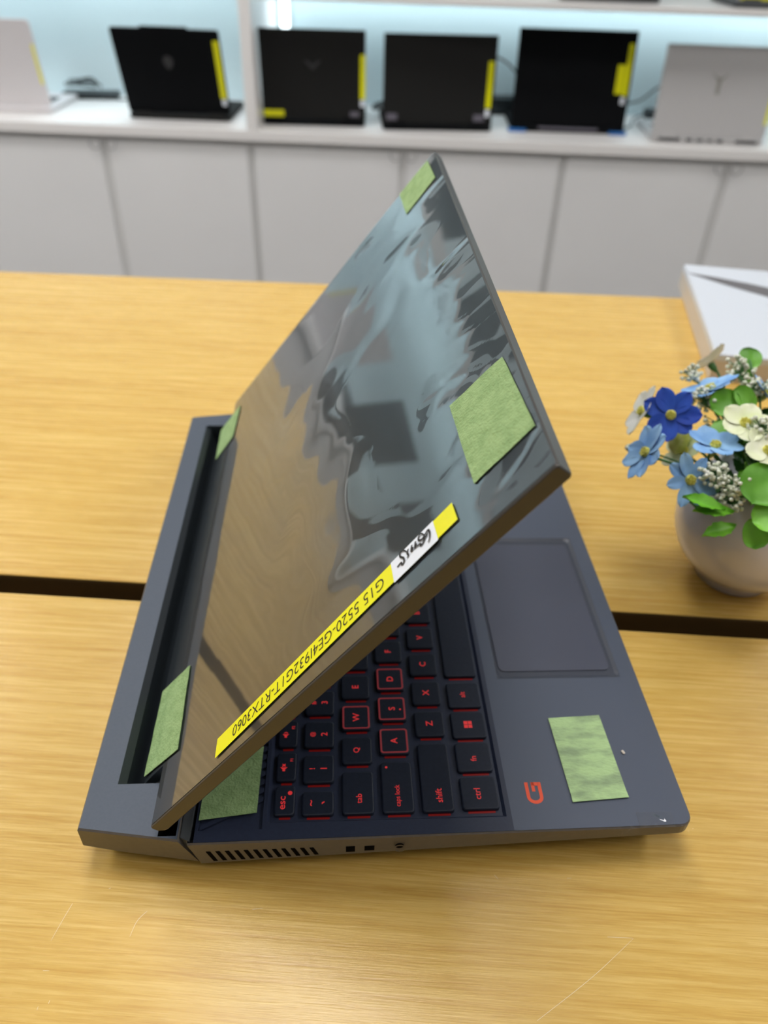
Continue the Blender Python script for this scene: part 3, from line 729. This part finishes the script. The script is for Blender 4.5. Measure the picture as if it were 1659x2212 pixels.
fl_ = [(.006, .0002), (.0, .0002), (-.010, .0002), (-.0175, -.0002), (-.0182, -.0010), (-.0175, -.0032), (-.006, -.0052), (.004, -.0052)]
loft(bm, [[(a, y, z) for a, z in fl_] for y in (.0318, .3332)]); P_('hinge_flange', bm, 'lid', xf=LM)
bm = NB(); slab(bm, .004, LL - .003, LY0 + .003, LY1 - .003, -LTK - .0008, -LTK - .0001, .002, .0003); bz = P_('screen_bezel', bm, 'black', xf=LM)
bm = NB(); slab(bm, .026, LL - .008, LY0 + .008, LY1 - .008, -LTK - .0010, -LTK - .0008, .001, .00005); P_('screen', bm, 'glass', bz, xf=LM)
# protective film: real wrinkles
tapes = {'tl': [(.2015, .0770), (.2294, .0741), (.2317, .0249), (.2043, .0241)], 'tr': [(.1995, .3548 - .002), (.2273, .3505), (.2284, .3080), (.2016, .3060)],
         'bl': [(-.0171, .0350), (-.0172, .0848), (.0104, .0832), (.0145, .0321)], 'br': [(-.0135, .2912), (-.0153, .3335), (.0118, .3349), (.0086, .2946)]}
def gs(x, s): return math.exp(-(x / s) ** 2)
def sstep(a, b, x): t = min(1, max(0, (x - a) / (b - a))); return t * t * (3 - 2 * t)
def fh(l, y):
    h = .00030
    a = sstep(.045, .12, l) * sstep(.010, .07, y)
    wx = l + .012 * noise.noise(V((l * 18, y * 18, 1.3))); wy = y + .014 * noise.noise(V((l * 15, y * 15, 7.7)))
    h += a * .0020 * noise.noise(V((wx * 17, wy * 13, .4)))
    h += a * .00060 * noise.noise(V((wx * 38, wy * 30, 4.1)))
    # folds running in from the free top edge
    q = sstep(.185, .234, l)
    for cl, cy, sl_, sy_, am in ((.230, .292, .010, .007, .0011), (.226, .226, .012, .008, -.0012), (.224, .186, .013, .007, .0012), (.160, .338, .012, .007, .0010), (.150, .318, .014, .008, -.0008), (.205, .262, .012, .012, .0006)):
        h += am * gs(l - cl + (y - cy) * .6, sl_) * gs(y - cy, sy_)
    h += .00022 * noise.noise(V((l * 16, y * 12, 5.5)))
    # creases fanning from the tape at the near top corner
    d = (l - .216) + (y - .05) * .9; e = (l - .216) * .75 - (y - .05)
    f = sstep(.13, .03, abs(y - .085)) * sstep(.14, .20, l)
    h += f * .00022 * (abs(math.sin((l * .55 + y) * 200 + 2 * noise.noise(V((l * 30, y * 30, 9))))) ** .7)
    h += sstep(.195, .232, l) * sstep(.006, .02, y) * sstep(.10, .05, y) * .0004 * math.sin((y * 1.2 - l * .8) * 260)
    # small pucker beside the label
    h += .0007 * gs(l - .078, .006) * gs(y - .0085 , .003) * math.sin(l * 1500)
    # pinned at rim
    pin = min(sstep(-.001, .010, l), sstep(.0, .022, LL - l) * .5 + .5, sstep(.0, .008, y - LY0), sstep(0, .010, LY1 - y))
    return .00034 + max(-.00008, (h - .0003) * pin * (1 - (1 - sstep(.028, .050, y)) * sstep(.215, .195, l)))
bm = NB(); rows = []
NL, NY = 190, 260
for i in range(NL + 1):
    l = .0006 + (LL - .0010) * i / NL
    rows.append([(l, LY0 + .0009 + (LY1 - LY0 - .0018) * j / NY, fh(l, LY0 + .0009 + (LY1 - LY0 - .0018) * j / NY)) for j in range(NY + 1)])
quadmesh(bm, rows); P_('protective_film', bm, 'film', smooth=True, xf=LM, label='wrinkled clear protective film')
for k, c in tapes.items():
    zf = (lambda a, b: fh(max(a, .001), b) + .0005) if k[0] == 't' else (lambda a, b: .0010)
    bm = tape_mesh(c, zf, seed=len(k) + ord(k[1]))
    P_('tape_piece', bm, 'tape', xf=LM, label={'tl': 'green masking tape piece at the near top corner of the lid', 'tr': 'green masking tape piece at the far top corner of the lid', 'bl': 'green masking tape piece by the near hinge', 'br': 'green masking tape piece by the far hinge'}[k])
# clear patch in the middle
bm = NB(); quadmesh(bm, [[(.0616 + .0824 * i / 30, .1609 + .0461 * j / 24, fh(.0616 + .0824 * i / 30, .1609 + .0461 * j / 24) + .0002) for j in range(25)] for i in range(31)])
P_('clear_patch', bm, 'patchfilm', xf=LM, label='clear rectangular film patch in the middle of the lid')
# yellow label strip
def lab_pt(s, t): # s 0..1 along l, t 0..1 across y
    a0, a1, b0, b1 = V((.0510, .0071)), V((.0510, .0162)), V((.1949, .0152)), V((.1938, .0251))
    return (a0 * (1 - s) + b0 * s) * (1 - t) + (a1 * (1 - s) + b1 * s) * t
ZL = .0009
def strip(s0, s1, t0, t1, z, name, m, parent=LT):
    bm = NB(); rows = []
    for i in range(21):
        s = s0 + (s1 - s0) * i / 20; rows.append([(*lab_pt(s, t0 + (t1 - t0) * j / 3), z + (fh(lab_pt(s, .5).x, lab_pt(s, .5).y) - .00034)) for j in range(4)])
    quadmesh(bm, rows); return P_(name, bm, m, parent, xf=LM)
yl = strip(0, 1, 0, 1, ZL, 'label_strip', 'yellow'); yl['label'] = 'long yellow label strip printed G15 5520-GE4I932G1T-RTX3060'
def on_label(bm, s0, s1, tc, z, name, parent):
    xs = [v.co.x for v in bm.verts]; x0, x1 = min(xs), max(xs)
    for v in bm.verts:
        f = (v.co.x - x0) / (x1 - x0); s = s1 + (s0 - s1) * f     # reading runs down the strip
        p = lab_pt(s, tc - v.co.y / .0091); v.co = V((p.x, p.y, z + fh(p.x, p.y) - .00034))
    return P_(name, bm, 'ink', parent, xf=LM)
on_label(textmesh('G15 5520-GE4I932G1T-RTX3060', target_h=.0051, offset=-.008), .085, .745, .50, ZL + .00012, 'lettering', yl)
wp = strip(.779, .935, -.10, 1.0, ZL + .00025, 'handwritten_tag', 'whitepaper', yl); wp['label'] = 'white paper tag with black handwriting'
strokes = [[(.1657, .0179), (.1677, .0183), (.1682, .017), (.1692, .0175), (.1692, .0193), (.1677, .0214), (.1676, .023), (.1686, .0234), (.1699, .0226), (.1709, .0209)],
           [(.1719, .0215), (.1712, .0203), (.1716, .0187), (.1714, .0181), (.1708, .018)], [(.1738, .0218), (.1733, .0201), (.173, .0189)], [(.174, .0204), (.1739, .0193), (.1731, .0188)],
           [(.1757, .0219), (.1753, .0202), (.1749, .0188)], [(.176, .0205), (.1757, .0193), (.1749, .0188)],
           [(.1763, .0189), (.1778, .0188), (.178, .0176), (.1793, .0182), (.18, .0195), (.1778, .0205), (.1772, .0216), (.1777, .0229), (.1788, .023), (.1798, .0215), (.1803, .0197)],
           [(.1789, .02), (.1804, .0208), (.1818, .0217), (.1825, .0212), (.1827, .0193), (.1823, .0173), (.1814, .016)], [(.1796, .0199), (.181, .0197), (.1818, .0204)]]
bm = NB()
for i, st in enumerate(strokes): ribbon(bm, st, .00085, ZL + .0006 + i * .00001)
P_('lettering', bm, 'ink', yl, xf=LM, label='black brush handwriting')
# ================================================================== white box
bm = NB(); q = V((.5142, .6805)) if False else None
BX = [(.5128, .6840), (.4608, .4570), (.8093, .3775), (.8613, .6045)]
bxt = thing('product_box', 'flat white cardboard box with a dark curved print, standing behind the flower vase', 'box', (.66, .53, 0), 0)
HB = .027
def ins(P, d):
    c = V((sum(p[0] for p in P) / 4, sum(p[1] for p in P) / 4)); return [tuple(V(p) + (c - V(p)).normalized() * d) for p in P]
bm = NB(); loft(bm, [[(*p, .0002) for p in ins(BX, .001)], [(*p, .001) for p in BX], [(*p, HB - .0065) for p in BX]]); obj('tray', bm, M['boxside'], bxt)
bm = NB(); loft(bm, [[(*p, HB - .0062) for p in BX], [(*p, HB - .001) for p in BX], [(*p, HB) for p in ins(BX, .001)]]); lb = obj('lid', bm, M['boxwhite'], bxt)
bm = NB(); GP = [(.5050, .6580), (.535, .6440), (.565, .6265), (.60, .602), (.66, .555), (.66, .505), (.60, .561), (.565, .594), (.54, .618), (.52, .641)]
face(bm, [(x, y, HB + .0002) for x, y in GP]); obj('print', bm, M['boxdark'], lb)['label'] = 'dark curved printed shape'

# ================================================================== vase and artificial flowers
VC = V((.3745, .1925, 0)); VR = .0465
bm = NB(); prof = [(.020, .0002), (.024, .0006)]
for k in range(1, 25):
    a = -PI / 2 + .46 + (PI - .46 - .72) * k / 24; prof.append((VR * math.cos(a), 0.0453 + VR * .98 * math.sin(a)))
prof += [(prof[-1][0] - .0025, prof[-1][1] + .001), (prof[-1][0] - .004, prof[-1][1] - .006), (.02, .06), (.002, .058)]
lathe(bm, prof, VC); vs_ = obj('vase', bm, M['vase'], smooth=True); tag(vs_, 'round pearly ceramic vase holding artificial flowers, right of the laptop', 'vase')
toC = -cF; MOUTH = VC + V((-.002, -.003, .085))
def frame(c, axis, roll=0):
    z = V(axis).normalized(); x = V((0, 0, 1)).cross(z)
    if x.length < .1: x = V((1, 0, 0))
    x.normalize(); y = z.cross(x)
    X = Matrix(((x.x, y.x, z.x, c[0]), (x.y, y.y, z.y, c[1]), (x.z, y.z, z.z, c[2]), (0, 0, 0, 1)))
    return X @ Matrix.Rotation(roll, 4, 'Z')
def petal(R, wd, cup, tipw=.5, seed=0):
    bm = NB(); rows = []; n = 9
    for i in range(n + 1):
        s = i / n; r = R * (.08 + .92 * s)
        half = wd * R * .5 * (math.sin(PI * min(1, (.10 + .90 * s)) ** (1.25)) ** .6 if s < 1 else .25)
        half = max(half, wd * R * .08)
        row = []
        for j in range(7):
            t = j / 3 - 1
            zz = cup * R * (s ** 1.6) * .45 + .10 * R * wd * t * t * math.sin(PI * s) - .02 * R * math.cos(t * PI * 2) * s
            row.append((r - .05 * R * abs(t) * (s > .9), half * t, zz))
        rows.append(row)
    quadmesh(bm, rows)
    r2 = [[(x, y, z - .00025) for x, y, z in r] for r in rows]; quadmesh(bm, r2); return bm
def stem(parent, c, axis, r=.0008, name='stem'):
    c = V(c); a = V(axis).normalized(); m0 = MOUTH + V((0, 0, -.030)) + (c - MOUTH) * .12
    pts = catmull([m0, m0 * .5 + c * .5 - a * .006 + V((0, 0, .006)), c - a * .010, c - a * .001], 5)
    bm = NB(); tube(bm, pts, r, 7); obj(name, bm, M['stem'], parent, smooth=True)
def flower(label, c, axis, R, n, pm, wd=.62, cup=.35, roll=0, centre=True, jit=.12, seed=0, calyx=True):
    rnd = random.Random(seed); X = frame(c, axis, roll)
    t = thing('artificial_flower', label, 'flower', V(c) - V(axis).normalized() * .004, 0, 'artificial flowers in the vase')
    for k in range(n):
        a = 2 * PI * k / n + rnd.uniform(-jit, jit)
        bm = petal(R * rnd.uniform(.92, 1.06), wd, cup * rnd.uniform(.6, 1.3))
        obj('petal', bm, pm, t, True, X @ Matrix.Rotation(a, 4, 'Z') @ Matrix.Translation(V((0, 0, .0003 * (k % 3)))))
    if centre:
        bm = NB(); lathe(bm, [(.0002, .0026), (.0020, .0024), (.0030, .0014), (.0031, .0002), (.0006, -.0002)][::-1], (0, 0, 0), 14)
        for q in range(24):
            a = q * 2.399; rr = .00055 * math.sqrt(q); lathe(bm, [(.0004, .0018), (.0004, .0030), (.0001, .0033)], (rr * math.cos(a), rr * math.sin(a), 0), 5)
        obj('flower_centre', bm, M['fcentre'], t, True, X)
    if calyx:
        bm = NB(); lathe(bm, [(.0008, -.0075), (.0022, -.0045), (.0026, -.0012), (.0014, -.0004)], (0, 0, 0), 12); obj('calyx', bm, M['budyellow'] if 'sky' in label else M['stem'], t, True, X)
    stem(t, c, axis); return t
def mix(*p):
    a = V((0, 0, 0))
    for wgt, d in p: a += wgt * d
    return a.normalized()
tc_, rt, upc = toC, cR, cU
flower('royal blue flower, darkest of the bouquet, facing the camera', (.3095, .2081, .1124), mix((1, tc_), (-.35, rt), (-.1, upc)), .0168, 7, M['pblue'], .66, .2, .3, seed=1)
flower('sky blue flower seen edge-on at the top of the bouquet', (.3428, .2336, .1155), mix((.28, tc_), (-.45, rt), (1, upc)), .0178, 7, M['plight'], .7, .35, .1, seed=2)
flower('sky blue flower turned to the left, lowest on the left side of the bouquet', (.2892, .1828, .1028), mix((.30, tc_), (-1, rt), (.42, upc)), .0172, 8, M['plight'], .62, .3, .4, seed=3)
flower('sky blue flower hanging over the vase rim, facing the camera', (.3090, .1642, .0971), mix((1, tc_), (.15, rt), (-.1, upc)), .0160, 8, M['plight'], .5, .3, .2, seed=4)
flower('sky blue flower in the middle of the bouquet, opening upward', (.3279, .1832, .1067), mix((.55, tc_), (.1, rt), (.8, upc)), .0165, 6, M['plight'], .75, .45, .5, seed=5)
flower('sky blue flower at the far right side of the bouquet', (.3738, .2256, .1161), mix((.5, tc_), (.6, rt), (.5, upc)), .0150, 7, M['plight'], .6, .3, .2, seed=6)
flower('white flower seen from behind at the far left of the bouquet', (.2990, .2230, .1058), mix((.1, tc_), (-.9, rt), (.45, upc)), .0170, 5, M['pwhite'], .8, .45, .6, seed=7)
flower('cream yellow flower with folded petals in the middle right of the bouquet', (.3451, .1903, .1173), mix((.8, tc_), (-.1, rt), (.5, upc)), .0145, 5, M['pcream'], .95, .55, .1, seed=8)
flower('cream flower at the right picture edge, above the big round leaf', (.3521, .1720, .1108), mix((.8, tc_), (.1, rt), (.4, upc)), .0165, 5, M['pcream'], .8, .35, .6, seed=9)
flower('greenish white flower at the very back, beside the white box', (.3640, .2837, .1070), mix((-.2, tc_), (-.5, rt), (.8, upc)), .0160, 5, M['pwhite'], .85, .5, .3, seed=10)
flower('pale white flower behind the heart-shaped leaf', (.3600, .2560, .1040), mix((.1, tc_), (-.3, rt), (.8, upc)), .0150, 5, M['pwhite'], .9, .5, .9, seed=11)
flower('cream flower half hidden behind the middle sky blue flower', (.3240, .2063, .0877), mix((.4, tc_), (-.7, rt), (.5, upc)), .0150, 5, M['pcream'], .8, .4, .9, seed=12)
# bud
t = thing('flower_bud', 'yellow green closed bud under the royal blue flower', 'flower bud', (.3205, .2115, .0935))
bm = NB(); lathe(bm, [(.001, -.011), (.0055, -.006), (.0066, 0), (.005, .006), (.0012, .0105)], (0, 0, 0), 16); obj('bud', bm, M['budyellow'], t, True, frame((.3205, .2115, .0935), mix((.3, tc_), (-.3, rt), (-.8, upc)))); stem(t, (.3205, .2115, .0935), mix((.3, tc_), (-.3, rt), (-.8, upc)))
# gypsophila sprigs
def sprig(label, c, R, n, seed, m=None):
    rnd = random.Random(seed); c = V(c)
    t = thing('filler_sprig', label, 'filler flower', c, 0, 'sprigs of tiny white filler blossoms'); stem(t, c, (c - MOUTH).normalized(), .0006)
    bb = NB(); bt = NB()
    for k in range(n):
        d = V((rnd.gauss(0, 1), rnd.gauss(0, 1), rnd.gauss(0, 1))).normalized() * R * rnd.uniform(.35, 1)
        p = c + d; s = rnd.uniform(.0010, .0017)
        r = bmesh.ops.create_icosphere(bb, subdivisions=1, radius=s); bmesh.ops.translate(bb, verts=r['verts'], vec=p)
        tube(bt, [c - (c - MOUTH).normalized() * R * .9, c + d * .5, p], .0003, 4)
    o = obj('blossom', bb, m or M['bud'], t, True); o['kind'] = 'stuff'
    obj('twig', bt, M['stem'], t)
for lab, c, R, n, s in [('tiny white blossoms left of the top sky blue flower', (.3375, .2524, .1146), .0075, 45, 1), ('tiny yellowish blossoms at the top of the bouquet behind the sky blue flower', (.3683, .2533, .1184), .010, 60, 2),
                        ('tiny blossoms at the upper right below the round top leaf', (.3683, .2292, .1202), .009, 55, 3), ('tiny white blossoms at the right between the cream flowers', (.3516, .1843, .1183), .008, 55, 4),
                        ('tiny white blossoms right beside the hanging sky blue flower', (.3205, .1616, .1030), .0085, 60, 5), ('tiny white blossoms over the vase, left of the big round leaf', (.3291, .1526, .1004), .0085, 55, 6),
                        ('thin sprig of sparse buds behind the royal blue flower', (.3348, .2259, .1131), .011, 45, 7), ('single small bud cluster sticking out left over the table', (.2869, .2013, .0937), .0032, 14, 8),
                        ('greenish tiny buds hanging low over the vase rim', (.3300, .1523, .0918), .010, 45, 9), ('sprig of small buds low in the middle of the bouquet', (.3480, .2150, .1000), .014, 60, 10)]:
    sprig(lab, c, R, n, s)
# leaves
def leafmesh(R, kind, cup=.25):
    bm = NB(); rows = []; n = 12
    for i in range(n + 1):
        s = i / n
        if kind == 'round': half = R * .95 * math.sqrt(max(0, 1 - (2 * s - 1) ** 2)) + .0001; x = 2 * R * s
        elif kind == 'heart': half = R * (1.05 * math.sqrt(max(0, 1 - (1.85 * s - .95) ** 2)) if s < .97 else .1) * (1 - .25 * s) + .0001; x = 2 * R * s
        else: half = R * .42 * math.sin(PI * s) * (1 + .35 * abs(math.sin(s * 14))) + .0001; x = 2.6 * R * s
        rows.append([(x, half * t, cup * R * (t * t * .8 + math.sin(PI * s) * .4) - .03 * R * (abs(t) < .1) + .03 * R * math.sin(s * 9 + t * 4)) for t in (-1, -.7, -.35, 0, .35, .7, 1)])
    quadmesh(bm, rows); quadmesh(bm, [[(x, y, z - .0003) for x, y, z in r] for r in rows]); return bm
def leaves(label, specs, name='leaf_sprig'):
    c0 = V(specs[0][0]); t = thing(name, label, 'leaf', c0, 0, 'leaf sprigs in the bouquet')
    for c, nrm, R, kind, roll, m in specs:
        X = frame(c, nrm, roll); obj('leaf', leafmesh(R, kind), M[m], t, True, X @ Matrix.Translation(V((-R, 0, 0))))
    stem(t, c0, (c0 - MOUTH).normalized(), .0007); return t
leaves('round green leaf at the very top of the bouquet', [((.3795, .2660, .1194), mix((1, tc_), (0, rt), (.3, upc)), .0078, 'round', 1.5, 'leaf'), ((.3790, .2640, .1090), mix((1, tc_), (.3, rt)), .0055, 'heart', 1.6, 'leaf')])
leaves('pair of rounded green leaves below the top sky blue flower', [((.3440, .2152, .1160), mix((1, tc_), (-.3, rt), (.2, upc)), .0088, 'round', .8, 'leaf'), ((.3540, .2152, .1185), mix((1, tc_), (.4, rt), (.2, upc)), .0088, 'heart', 2.2, 'leaf')])
leaves('biggest round green leaf at the right picture edge', [((.3404, .1485, .1042), mix((1, tc_), (-.1, rt), (.3, upc)), .0125, 'round', 1.2, 'leaf')])
leaves('bright green leaf hanging lowest over the vase front', [((.3400, .1376, .0805), mix((1, tc_), (.1, rt), (-.1, upc)), .0090, 'round', 1.5, 'leaf'), ((.3440, .1355, .0930), mix((1, tc_), (-.3, rt), (.4, upc)), .0095, 'heart', .6, 'leafbright')])
leaves('jagged bright green leaf over the vase rim below the sky blue flower', [((.3144 + .006 * k, .1471 - .001 * k, .0921 - .004 * k * k), mix((.8, tc_), (.1, rt), (.6, upc)), .0090, 'long', 2.9 + .35 * (k - 1), 'leafbright') for k in range(3)])
rnd = random.Random(5)
spots = [('left rim', (-.034, -.012, .088)), ('front rim', (-.006, -.036, .090)), ('middle', (-.006, -.006, .100)), ('right rim', (.022, -.022, .094)), ('rear rim', (0, .024, .094)), ('left middle', (-.022, .004, .104)), ('front left rim', (-.026, -.028, .092)), ('front middle', (-.014, -.022, .098))]
for nm, d in spots:
    c = VC + V(d) + V((-.003, -.003, -.002)); sp = []
    for k in range(9):
        p = c + V((rnd.gauss(0, .009), rnd.gauss(0, .009), rnd.gauss(0, .005)))
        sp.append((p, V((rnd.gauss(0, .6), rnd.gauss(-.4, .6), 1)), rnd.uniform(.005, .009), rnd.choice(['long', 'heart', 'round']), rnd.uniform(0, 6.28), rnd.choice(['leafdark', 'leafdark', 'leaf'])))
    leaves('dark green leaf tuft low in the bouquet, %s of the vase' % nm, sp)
